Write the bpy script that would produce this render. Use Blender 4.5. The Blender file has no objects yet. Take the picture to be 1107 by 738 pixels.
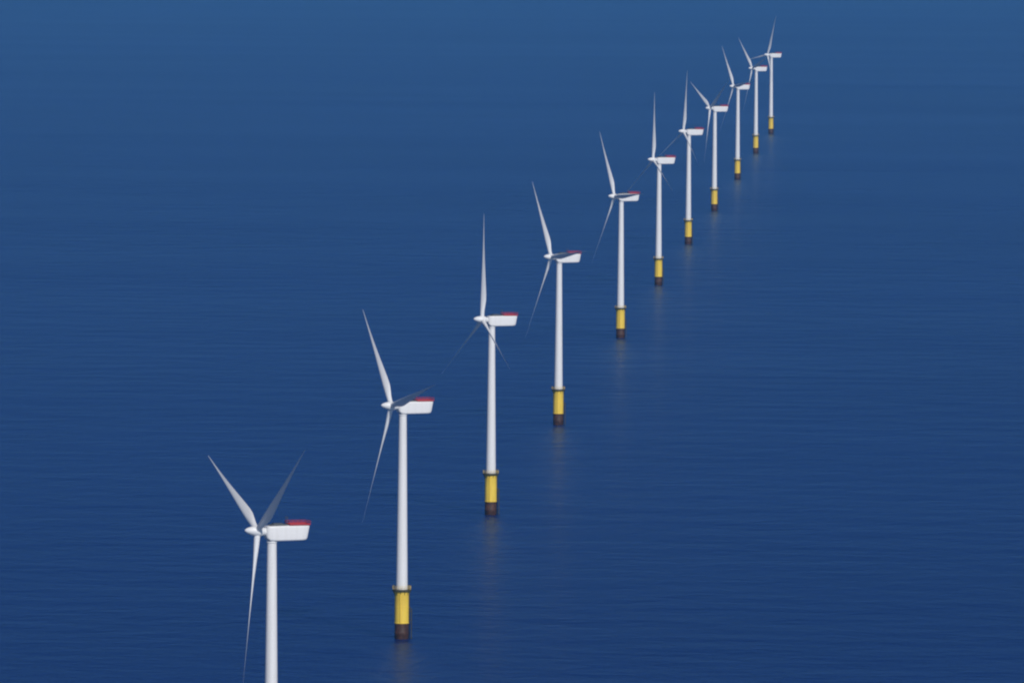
import bpy, bmesh, math, random
from mathutils import Vector, Matrix

random.seed(4)
R = math.radians
scene = bpy.context.scene
col = scene.collection

# ------------------------------------------------------------------ camera
PW, PH = 1107.0, 738.0          # size of the photograph
FPX = 9100.0                    # focal length in photo pixels
CAM_H = 231.6
PITCH = math.atan(507.0 / FPX)
ROLL = R(0.4)
fwd = Vector((0, math.cos(PITCH), -math.sin(PITCH)))
right0 = Vector((1, 0, 0))
up0 = right0.cross(fwd)
right = right0 * math.cos(ROLL) + up0 * math.sin(ROLL)
up = right.cross(fwd)
camd = bpy.data.cameras.new('camera')
cam = bpy.data.objects.new('camera', camd)
col.objects.link(cam)
camd.sensor_width = 36.0
camd.lens = FPX / PW * 36.0
camd.clip_start = 1.0
camd.clip_end = 120000.0
m = Matrix((right, up, -fwd)).transposed().to_4x4()
m.translation = Vector((0, 0, CAM_H))
cam.matrix_world = m
scene.camera = cam


def on_water(px, py):
    """the point of the water surface a pixel of the photograph looks at"""
    d = right * (px - PW / 2) - up * (py - PH / 2) + fwd * FPX
    k = -CAM_H / d.z
    return Vector((d.x * k, d.y * k, 0.0))


# --------------------------------------------------------------- materials
def new_mat(name):
    mt = bpy.data.materials.new(name)
    mt.use_nodes = True
    nt = mt.node_tree
    return mt, nt, nt.nodes['Principled BSDF']


def painted(name, base, dirt, rough=0.4, amount=0.35, scale=(0.9, 0.9, 0.12), spec=0.4):
    """paint with vertical weather streaks and a fine mottling"""
    mt, nt, b = new_mat(name)
    N, L = nt.nodes, nt.links
    tc = N.new('ShaderNodeTexCoord')
    mp = N.new('ShaderNodeMapping')
    mp.inputs['Scale'].default_value = scale
    n1 = N.new('ShaderNodeTexNoise')
    n1.inputs['Scale'].default_value = 1.4
    n1.inputs['Detail'].default_value = 6
    ramp = N.new('ShaderNodeValToRGB')
    ramp.color_ramp.elements[0].position = 0.45
    ramp.color_ramp.elements[1].position = 0.8
    mul = N.new('ShaderNodeMath')
    mul.operation = 'MULTIPLY'
    mul.inputs[1].default_value = amount
    mix = N.new('ShaderNodeMix')
    mix.data_type = 'RGBA'
    mix.inputs['A'].default_value = (*base, 1)
    mix.inputs['B'].default_value = (*dirt, 1)
    oi = N.new('ShaderNodeObjectInfo')
    off = N.new('ShaderNodeMath')
    off.operation = 'MULTIPLY'
    off.inputs[1].default_value = 90.0
    L.new(oi.outputs['Random'], off.inputs[0])
    L.new(off.outputs[0], mp.inputs['Location'])
    L.new(tc.outputs['Object'], mp.inputs['Vector'])
    L.new(mp.outputs['Vector'], n1.inputs['Vector'])
    L.new(n1.outputs['Fac'], ramp.inputs['Fac'])
    L.new(ramp.outputs['Color'], mul.inputs[0])
    L.new(mul.outputs[0], mix.inputs['Factor'])
    L.new(mix.outputs['Result'], b.inputs['Base Color'])
    rr = N.new('ShaderNodeMapRange')
    rr.inputs['To Min'].default_value = rough - 0.08
    rr.inputs['To Max'].default_value = rough + 0.15
    L.new(n1.outputs['Fac'], rr.inputs['Value'])
    L.new(rr.outputs['Result'], b.inputs['Roughness'])
    b.inputs['Specular IOR Level'].default_value = spec
    return mt


M_white = painted('white_paint', (0.80, 0.80, 0.80), (0.55, 0.54, 0.49), 0.38, 0.25)
M_blade = painted('blade_gelcoat', (0.78, 0.79, 0.80), (0.60, 0.60, 0.58), 0.38, 0.25, (0.9, 0.9, 0.2))
M_yellow = painted('yellow_paint', (0.86, 0.61, 0.07), (0.45, 0.24, 0.06), 0.5, 0.4, (1.2, 1.2, 0.16))
M_pile = painted('splash_zone_steel', (0.045, 0.020, 0.014), (0.13, 0.048, 0.022), 0.6, 0.9, (0.8, 0.8, 0.5))
M_grating = painted('dark_grating', (0.045, 0.048, 0.030), (0.09, 0.06, 0.03), 0.7, 0.5, (1, 1, 1))
M_red = painted('red_paint', (0.42, 0.034, 0.046), (0.36, 0.05, 0.05), 0.5, 0.4, (1, 1, 1))
M_grey = painted('grey_roof_grp', (0.10, 0.11, 0.12), (0.06, 0.06, 0.06), 0.6, 0.5, (1, 1, 1))
M_door = painted('grey_door_paint', (0.35, 0.37, 0.38), (0.2, 0.2, 0.2), 0.5, 0.4, (1, 1, 1))


# ------------------------------------------------------------ mesh helpers
def build(name, bm, mat, parent=None, smooth=True, angle=35):
    bmesh.ops.remove_doubles(bm, verts=bm.verts, dist=1e-5)
    bmesh.ops.recalc_face_normals(bm, faces=bm.faces)
    me = bpy.data.meshes.new(name)
    if smooth:
        for f in bm.faces:
            f.smooth = True
        for e in bm.edges:
            if len(e.link_faces) == 2 and e.calc_face_angle(0) > R(angle):
                e.smooth = False
    bm.to_mesh(me)
    bm.free()
    me.materials.append(mat)
    o = bpy.data.objects.new(name, me)
    col.objects.link(o)
    if parent:
        o.parent = parent
    return o


def loft(bm, rings, cap=True):
    vr = [[bm.verts.new(p) for p in ring] for ring in rings]
    n = len(vr[0])
    for a, b in zip(vr, vr[1:]):
        for i in range(n):
            j = (i + 1) % n
            bm.faces.new((a[i], a[j], b[j], b[i]))
    if cap:
        bm.faces.new(vr[0])
        bm.faces.new(vr[-1])


def lathe(bm, profile, n=48, cap=True):
    """profile of (radius, height) turned round Z"""
    loft(bm, [[Vector((r * math.cos(2 * math.pi * i / n), r * math.sin(2 * math.pi * i / n), z))
               for i in range(n)] for r, z in profile], cap)


def tube(bm, p, q, r, n=8):
    p, q = Vector(p), Vector(q)
    d = (q - p).normalized()
    u = d.orthogonal().normalized()
    w = d.cross(u)
    loft(bm, [[c + u * (r * math.cos(2 * math.pi * i / n)) + w * (r * math.sin(2 * math.pi * i / n))
               for i in range(n)] for c in (p, q)])


def ring_tube(bm, rad, z, r, n=40, k=6):
    vs = []
    for i in range(n):
        a = 2 * math.pi * i / n
        c, s = math.cos(a), math.sin(a)
        vs.append([bm.verts.new(((rad + r * math.cos(2 * math.pi * j / k)) * c,
                                 (rad + r * math.cos(2 * math.pi * j / k)) * s,
                                 z + r * math.sin(2 * math.pi * j / k))) for j in range(k)])
    for i in range(n):
        for j in range(k):
            bm.faces.new((vs[i][j], vs[(i + 1) % n][j], vs[(i + 1) % n][(j + 1) % k], vs[i][(j + 1) % k]))


def box(bm, x0, x1, y0, y1, z0, z1, bev=0.0):
    t = bmesh.new()
    bmesh.ops.create_cube(t, size=1)
    for v in t.verts:
        v.co = Vector((x0 + (v.co.x + .5) * (x1 - x0), y0 + (v.co.y + .5) * (y1 - y0), z0 + (v.co.z + .5) * (z1 - z0)))
    if bev:
        bmesh.ops.bevel(t, geom=list(t.edges), offset=bev, segments=3, affect='EDGES', profile=0.5)
    me = bpy.data.meshes.new('tmp')
    t.to_mesh(me)
    t.free()
    bm.from_mesh(me)
    bpy.data.meshes.remove(me)


# ------------------------------------------------------------ wind turbine
TAU = R(5)                                   # tilt of the rotor axis
AXIS = Vector((-math.cos(TAU), 0, math.sin(TAU)))
UP2 = Vector((math.sin(TAU), 0, math.cos(TAU)))
SIDE = Vector((0, -1, 0))
HUB = Vector((-3.75, 0, 70.55))
PITCH_B = R(20.5)
CONE = R(2.4)                                # blades lean a little into the wind


def blade_matrix(theta, pitch=PITCH_B):
    th = R(theta)
    r = SIDE * math.sin(th) + UP2 * math.cos(th)
    r = (r * math.cos(CONE) + AXIS * math.sin(CONE)).normalized()
    t = -(SIDE * math.cos(th) - UP2 * math.sin(th))
    c = t * math.cos(pitch) + AXIS * math.sin(pitch)
    c = (c - r * c.dot(r)).normalized()
    n = r.cross(c)
    mm = Matrix((c, n, r)).transposed().to_4x4()
    mm.translation = HUB
    return mm


def blade_bm():
    # radius, chord, thickness ratio, twist, roundness (1 = circular root)
    st = [(.8, 1.5, 1.0, 14, 1), (2.2, 1.5, 1.0, 14, 1), (3.4, 1.6, .93, 14, .8), (5.0, 1.95, .68, 14, .4),
          (7.0, 2.3, .46, 13, .1), (9.0, 2.32, .38, 11.5, 0), (12, 2.1, .29, 9.5, 0), (16, 1.72, .235, 7, 0),
          (20, 1.32, .19, 5, 0), (24, .96, .15, 3, 0), (28, .64, .125, 1.5, 0), (32, .40, .12, .5, 0),
          (35, .26, .12, 0, 0), (37, .17, .13, 0, 0), (37.9, .1, .16, 0, 0), (38.2, .04, .2, 0, 0)]
    # which way the twist turns: the leading edge goes into the wind
    th0 = blade_matrix(0)
    nrm = Vector((th0[0][1], th0[1][1], th0[2][1]))
    sg = 1 if nrm.dot(AXIS) > 0 else -1
    rings = []
    K = 28
    for r, ch, tk, tw, rd in st:
        ring = []
        for i in range(K):
            a = 2 * math.pi * i / K
            ex, ey = math.cos(a) * .5, math.sin(a) * .5 * tk      # ellipse / circle
            xx = .5 + .5 * math.cos(a)                            # 1 at the leading edge
            u = 1 - xx
            yt = 5 * tk * (.2969 * math.sqrt(max(u, 0)) - .126 * u - .3516 * u * u + .2843 * u ** 3 - .1036 * u ** 4)
            ay = yt if math.sin(a) >= 0 else -yt * .72
            ax = .32 - u                                          # pitch axis at about a third of the chord
            x = (ex * rd + ax * (1 - rd)) * ch
            y = (ey * rd + ay * (1 - rd)) * ch
            y *= -sg                                              # the fuller side is the downwind one
            w = R(tw) * sg
            ring.append(Vector((x * math.cos(w) - y * math.sin(w), x * math.sin(w) + y * math.cos(w), r)))
        rings.append(ring)
    bm = bmesh.new()
    loft(bm, rings)
    return bm


def nacelle_bm():
    """rounded box with a sloping tail, a tapered nose and a crowned roof"""
    # x, half width, bottom, top
    st = [(-1.75, .95, 69.35, 71.35), (-1.55, 1.35, 68.75, 71.75), (-.9, 1.62, 68.22, 71.82), (.5, 1.72, 68.1, 71.85),
          (4.0, 1.74, 68.1, 71.88), (7.6, 1.72, 68.14, 71.88), (8.75, 1.66, 68.28, 71.86), (9.0, 1.45, 68.6, 71.75)]
    rings = []
    for x, hw, z0, z1 in st:
        ring = []
        hh, zc = (z1 - z0) / 2, (z0 + z1) / 2
        for i in range(40):
            a = 2 * math.pi * i / 40
            c, s = math.cos(a), math.sin(a)
            p = 2 / 9.0
            yy = math.copysign(abs(c) ** p, c) * hw
            zz = zc + math.copysign(abs(s) ** p, s) * hh
            slope = (zz - zc) * .20 if x > 8 else 0
            ring.append(Vector((x + slope, yy, zz)))
        rings.append(ring)
    bm = bmesh.new()
    loft(bm, rings)
    return bm


def to_axis(bm):
    """turn a lathe made round Z so that Z becomes the rotor axis and put it at the hub"""
    mm = Matrix((UP2, AXIS.cross(UP2), AXIS)).transposed().to_4x4()
    mm.translation = HUB
    bmesh.ops.transform(bm, matrix=mm, verts=bm.verts)


def make_turbine():
    root = bpy.data.objects.new('wind_turbine', None)
    root.empty_display_size = 5
    col.objects.link(root)

    # foundation in the splash zone
    bm = bmesh.new()
    lathe(bm, [(2.1, -6), (2.1, 1.2), (2.13, 1.25), (2.13, 2.2), (2.1, 2.25), (2.1, 4.7)])
    build('monopile', bm, M_pile, root)

    bm = bmesh.new()
    lathe(bm, [(2.16, 4.7), (2.24, 4.75), (2.24, 5.0), (2.16, 5.06), (2.16, 9.6), (2.19, 9.62), (2.19, 9.78),
               (2.16, 9.8), (2.16, 13.6), (2.35, 14.15), (2.35, 14.4)])
    tp = build('transition_piece', bm, M_yellow, root)
    # boat landing: two fender tubes with stand-offs, the ladder between them
    bm = bmesh.new()
    for s in (-.85, .85):
        tube(bm, (2.85, s, -.6), (2.85, s, 9.0), .17)
        tube(bm, (2.85, s, 9.0), (2.1, s * .8, 9.7), .15)
        for z in (5.6, 8.4):
            tube(bm, (2.0, s * .8, z), (2.85, s, z), .12)
    build('boat_landing', bm, M_grating, tp)
    bm = bmesh.new()
    for s in (-.28, .28):
        tube(bm, (2.5, s, 4.5), (2.5, s, 14.3), .05, 6)
    z = 4.6
    while z < 14.2:
        tube(bm, (2.5, -.28, z), (2.5, .28, z), .03, 5)
        z += .4
    build('ladder', bm, M_grating, tp)
    bm = bmesh.new()
    for s in (-1, 1):
        tube(bm, (-1.2, 1.95 * s, 5.1), (-1.2, 1.95 * s, 13.9), .14)
    build('cable_tube', bm, M_yellow, tp)

    # working platform and its rail
    bm = bmesh.new()
    lathe(bm, [(2.36, 14.35), (2.75, 14.4), (2.82, 14.45), (2.82, 15.0), (2.75, 15.03), (1.9, 15.03)])
    for k in range(12):
        a = 2 * math.pi * k / 12
        tube(bm, (2.2 * math.cos(a), 2.2 * math.sin(a), 13.4), (2.7 * math.cos(a), 2.7 * math.sin(a), 14.38), .07, 6)
    pf = build('platform', bm, M_grating, root)
    bm = bmesh.new()
    for zz in (15.55, 16.1):
        ring_tube(bm, 2.74, zz, .035)
    for k in range(20):
        a = 2 * math.pi * k / 20
        tube(bm, (2.74 * math.cos(a), 2.74 * math.sin(a), 15), (2.74 * math.cos(a), 2.74 * math.sin(a), 16.1), .035, 6)
    build('railing', bm, M_yellow, pf)

    # tower: three sections with faint flange lines
    bm = bmesh.new()

    def tr(z):
        return 1.78 + (1.15 - 1.78) * ((z - 15.0) / 53.0)
    prof = [(tr(15.0), 15.0)]
    for zj in (32.0, 50.0):
        prof += [(tr(zj), zj - .06), (tr(zj) + .025, zj - .05), (tr(zj) + .025, zj + .05), (tr(zj), zj + .06)]
    prof += [(tr(67.6), 67.6), (1.32, 67.7), (1.32, 68.16)]
    lathe(bm, prof, 56)
    tw = build('tower', bm, M_white, root, angle=50)
    bm = bmesh.new()
    a0 = R(-25)
    hw = .45
    rings = []
    for z0 in (15.5, 15.7, 17.5, 17.7):
        wdt = hw * (.75 if z0 in (15.5, 17.7) else 1)
        rr = tr(z0)
        ring = []
        for rad, s in ((rr - .05, -1), (rr + .05, -1), (rr + .05, 1), (rr - .05, 1)):
            aa = a0 + s * wdt / rr
            ring.append(Vector((rad * math.cos(aa), rad * math.sin(aa), z0)))
        rings.append(ring)
    loft(bm, rings)
    build('door', bm, M_door, tw)

    # nacelle
    na = build('nacelle', nacelle_bm(), M_white, root, angle=50)
    bm = bmesh.new()
    box(bm, -.6, 3.6, -1.25, 1.25, 71.80, 72.15, .08)
    box(bm, .2, 2.6, -.9, .9, 72.15, 72.42, .06)
    build('roof_hatch', bm, M_grey, na, angle=50)
    # helihoist basket on the tail: red deck, kick panels, posts and rails
    x0, x1, hy = 4.05, 9.45, 1.75
    bm = bmesh.new()
    box(bm, x0, x1, -hy, hy, 71.92, 72.04, .02)
    for y in (-hy, hy - .05):
        box(bm, x0 + .02, x1 - .02, y, y + .05, 72.05, 72.34, .01)
    for x in (x0, x1 - .05):
        box(bm, x, x + .05, -hy + .06, hy - .06, 72.05, 72.34, .01)
    hh = build('helihoist_platform', bm, M_red, na, angle=50)
    bm = bmesh.new()
    for zz in (72.7, 72.95):
        for y in (-hy, hy):
            tube(bm, (x0, y, zz), (x1, y, zz), .04, 6)
        for x in (x0, x1):
            tube(bm, (x, -hy, zz), (x, hy, zz), .04, 6)
    for i in range(6):
        for y in (-hy, hy):
            x = x0 + (x1 - x0) * i / 5
            tube(bm, (x, y, 72.32), (x, y, 72.95), .04, 6)
    build('railing', bm, M_red, hh)
    bm = bmesh.new()
    for y in (-.55, .55):
        tube(bm, (3.8, y, 71.9), (3.8, y, 73.7), .045, 6)
        tube(bm, (3.8, y - .2, 73.6), (3.8, y + .2, 73.6), .035, 6)
        lathe_b = bmesh.new()
        lathe(lathe_b, [(.03, 73.7), (.12, 73.75), (.12, 73.9), (.03, 73.95)], 12)
        tmp = bpy.data.meshes.new('tmp')
        bmesh.ops.translate(lathe_b, vec=(3.8, y, 0), verts=lathe_b.verts)
        lathe_b.to_mesh(tmp)
        lathe_b.free()
        bm.from_mesh(tmp)
        bpy.data.meshes.remove(tmp)
    build('wind_sensor_mast', bm, M_grey, na)

    # hub with its pointed spinner
    bm = bmesh.new()
    lathe(bm, [(.8, -2.3), (.95, -2.1), (1.0, -1.3), (1.18, -1.1), (1.25, -.8), (1.28, 0), (1.24, .7), (1.12, 1.35),
               (.95, 1.95), (.74, 2.5), (.5, 2.95), (.27, 3.22), (.1, 3.33), (.02, 3.35)], 40)
    to_axis(bm)
    build('hub', bm, M_blade, root, angle=50)

    first = None
    for k in range(3):
        if first is None:
            first = build('blade', blade_bm(), M_blade, root, angle=70)
            b = first
        else:
            b = first.copy()
            col.objects.link(b)
            b.parent = root
        b.matrix_local = blade_matrix(120 * k)
    return root


def copy_tree(o, parent=None):
    c = o.copy()
    col.objects.link(c)
    c.parent = parent
    for ch in list(o.children):
        copy_tree(ch, c)
    return c


#        foot in the photo, rotor angle, yaw, label
SPOTS = [
    ((292.3, 884), -65, 23, 'nearest white turbine, its tower cut off by the bottom edge of the picture'),
    ((434.0, 690), -43, 23, 'nearest turbine whose whole yellow base is in view, one blade low to the left'),
    ((530.3, 556), -5, 23, 'white turbine with an upright blade, between the second and fourth turbines from the viewer'),
    ((603.3, 459), -36, 23, 'fourth white turbine from the viewer, a blade tilted up left, right of picture centre'),
    ((670.5, 365), -34, 23, 'fifth turbine from the viewer, its nacelle half covered by a dark horizontal blade'),
    ((711.6, 308), -4, 23, 'sixth turbine from the viewer, an upright blade and another crossing its upper tower'),
    ((743.8, 264), 2, 23, 'seventh turbine from the viewer, upright blade, just left of the inverted Y one'),
    ((772.0, 228), -63, 23, 'small turbine with blades spread like an inverted Y, eighth from the viewer'),
    ((797.0, 194), -38, 23, 'small far turbine with raised left blade, third from the far end of the row'),
    ((816.8, 166), -49, 23, 'far turbine with a left leaning blade, second from the far end of the row'),
    ((833.2, 145), 22, 23, 'farthest and smallest white turbine, its upper blade leaning right'),
]
proto = make_turbine()
bpy.context.view_layer.update()
for i, (pix, th, yaw, label) in enumerate(SPOTS):
    o = proto if i == 0 else copy_tree(proto)
    o.location = on_water(*pix)
    o.rotation_euler = (0, 0, R(yaw + random.uniform(-1.2, 1.2)))
    o['label'] = label
    o['category'] = 'wind turbine'
    o['group'] = 'wind turbines standing in a row in the sea'
    blades = [c for c in o.children if c.name.split('.')[0] == 'blade']
    pitch = PITCH_B + R(random.uniform(-1.2, 1.2))
    for k, b in enumerate(blades):
        b.matrix_local = blade_matrix(th + 120 * k, pitch)

# --------------------------------------------------------------------- sea
bm = bmesh.new()
bmesh.ops.create_grid(bm, x_segments=8, y_segments=8, size=45000)
mt, nt, b = new_mat('sea_water')
N, L = nt.nodes, nt.links
tc = N.new('ShaderNodeTexCoord')


def noise(scale, detail, sx=1.0, sy=1.0, rot=0.0, rough=.55):
    mp = N.new('ShaderNodeMapping')
    mp.inputs['Scale'].default_value = (sx, sy, 1)
    mp.inputs['Rotation'].default_value = (0, 0, rot)
    n = N.new('ShaderNodeTexNoise')
    n.inputs['Scale'].default_value = scale
    n.inputs['Detail'].default_value = detail
    n.inputs['Roughness'].default_value = rough
    L.new(tc.outputs['Object'], mp.inputs['Vector'])
    L.new(mp.outputs['Vector'], n.inputs['Vector'])
    return n


N.remove(b)
SEA_A = (0.0008, 0.0125, 0.112, 1)
SEA_B = (0.0015, 0.0170, 0.138, 1)
patch = noise(1 / 420.0, 5, 1.0, .35, R(20))
mix = N.new('ShaderNodeMix')
mix.data_type = 'RGBA'
mix.inputs['A'].default_value = SEA_A
mix.inputs['B'].default_value = SEA_B
rmp = N.new('ShaderNodeMapRange')
rmp.inputs['From Min'].default_value = .3
rmp.inputs['From Max'].default_value = .7
L.new(patch.outputs['Fac'], rmp.inputs['Value'])
L.new(rmp.outputs['Result'], mix.inputs['Factor'])
swell = noise(1 / 30.0, 3, .7, 1, R(14))
chop = noise(1 / 6.0, 5, .8, 1, R(-8), .62)


def waves(d1, d2):
    bp1 = N.new('ShaderNodeBump')
    bp1.inputs['Strength'].default_value = 1
    bp1.inputs['Distance'].default_value = d1
    bp2 = N.new('ShaderNodeBump')
    bp2.inputs['Strength'].default_value = 1
    bp2.inputs['Distance'].default_value = d2
    L.new(swell.outputs['Fac'], bp1.inputs['Height'])
    L.new(chop.outputs['Fac'], bp2.inputs['Height'])
    L.new(bp1.outputs['Normal'], bp2.inputs['Normal'])
    return bp2


bp2 = waves(2.8, 1.2)
bpf = waves(0.4, 0.12)
dif = N.new('ShaderNodeSubsurfaceScattering')  # light scattered back out of the deep water
dif.falloff = 'BURLEY'
dif.inputs['Scale'].default_value = 80.0
dif.inputs['Radius'].default_value = (.6, .8, 1)
L.new(mix.outputs['Result'], dif.inputs['Color'])
L.new(bp2.outputs['Normal'], dif.inputs['Normal'])
glo = N.new('ShaderNodeBsdfGlossy')           # the rough, wind-ruffled surface
glo.inputs['Color'].default_value = (.66, .88, 1, 1)
glo.inputs['Roughness'].default_value = .23
L.new(bp2.outputs['Normal'], glo.inputs['Normal'])
fr = N.new('ShaderNodeFresnel')
fr.inputs['IOR'].default_value = 1.33
L.new(bpf.outputs['Normal'], fr.inputs['Normal'])

gf = N.new('ShaderNodeMapRange')
gf.inputs['From Min'].default_value = 0.0
gf.inputs['To Min'].default_value = 0.16
gf.inputs['To Max'].default_value = 0.60
pw = N.new('ShaderNodeMath')
pw.operation = 'POWER'
pw.inputs[1].default_value = 2.6
L.new(fr.outputs['Fac'], pw.inputs[0])
gust = noise(1 / 520.0, 6, .45, 1.6, R(6), .6)      # gusts roughen the water in patches
gr = N.new('ShaderNodeMapRange')
gr.inputs['From Min'].default_value = .3
gr.inputs['From Max'].default_value = .7
gr.inputs['To Min'].default_value = .82
gr.inputs['To Max'].default_value = 1.10
L.new(gust.outputs['Fac'], gr.inputs['Value'])
gm = N.new('ShaderNodeMath')
gm.operation = 'MULTIPLY'
L.new(pw.outputs[0], gm.inputs[0])
L.new(gr.outputs['Result'], gm.inputs[1])
L.new(gm.outputs[0], gf.inputs['Value'])
ms = N.new('ShaderNodeMixShader')
L.new(gf.outputs['Result'], ms.inputs['Fac'])
L.new(dif.outputs['BSSRDF'], ms.inputs[1])
L.new(glo.outputs['BSDF'], ms.inputs[2])
L.new(ms.outputs['Shader'], N['Material Output'].inputs['Surface'])
sea = build('sea', bm, mt, smooth=False)
sea['kind'] = 'structure'

# -------------------------------------------------------------------- haze
HAZE = 2.6e-5
if HAZE:
    bm = bmesh.new()
    bmesh.ops.create_cube(bm, size=1)
    for v in bm.verts:
        v.co = Vector((v.co.x * 92000, v.co.y * 92000, -1.0 if v.co.z < 0 else 250.0))
    hm = bpy.data.materials.new('haze_air')
    hm.use_nodes = True
    hn = hm.node_tree
    hn.nodes.remove(hn.nodes['Principled BSDF'])
    pv = hn.nodes.new('ShaderNodeVolumePrincipled')
    pv.inputs['Color'].default_value = (.12, .48, 1, 1)
    pv.inputs['Density'].default_value = HAZE
    hn.links.new(pv.outputs['Volume'], hn.nodes['Material Output'].inputs['Volume'])
    hz = build('haze', bm, hm, smooth=False)
    hz['kind'] = 'stuff'

# ---------------------------------------------------------- sky and sun
EL, AZ = R(35), R(22)            # azimuth: right of straight behind the camera
to_sun = Vector((math.cos(EL) * math.sin(AZ), -math.cos(EL) * math.cos(AZ), math.sin(EL)))
w = bpy.data.worlds.new('World')
scene.world = w
w.use_nodes = True
wn = w.node_tree
bg = wn.nodes['Background']
sky = wn.nodes.new('ShaderNodeTexSky')
sky.sky_type = 'NISHITA'
sky.sun_disc = False
sky.sun_elevation = EL
sky.sun_rotation = math.atan2(to_sun.x, to_sun.y)
sky.air_density = 0.6
sky.dust_density = 0.0
sky.ozone_density = 10.0
wn.links.new(sky.outputs['Color'], bg.inputs['Color'])
bg.inputs['Strength'].default_value = 0.055
sd = bpy.data.lights.new('sun', 'SUN')
sd.energy = 3.3
sd.angle = R(0.53)
sd.color = (1.0, 0.955, 0.90)
so = bpy.data.objects.new('sun', sd)
so.rotation_euler = to_sun.to_track_quat('Z', 'Y').to_euler()
so.location = (0, 0, 2000)
col.objects.link(so)

scene.cycles.filter_width = 2.2          # the soft lens of the photograph
vs = scene.view_settings
vs.view_transform = 'Standard'
vs.look = 'None'
vs.exposure = 0
vs.gamma = 1
vs.use_curve_mapping = False
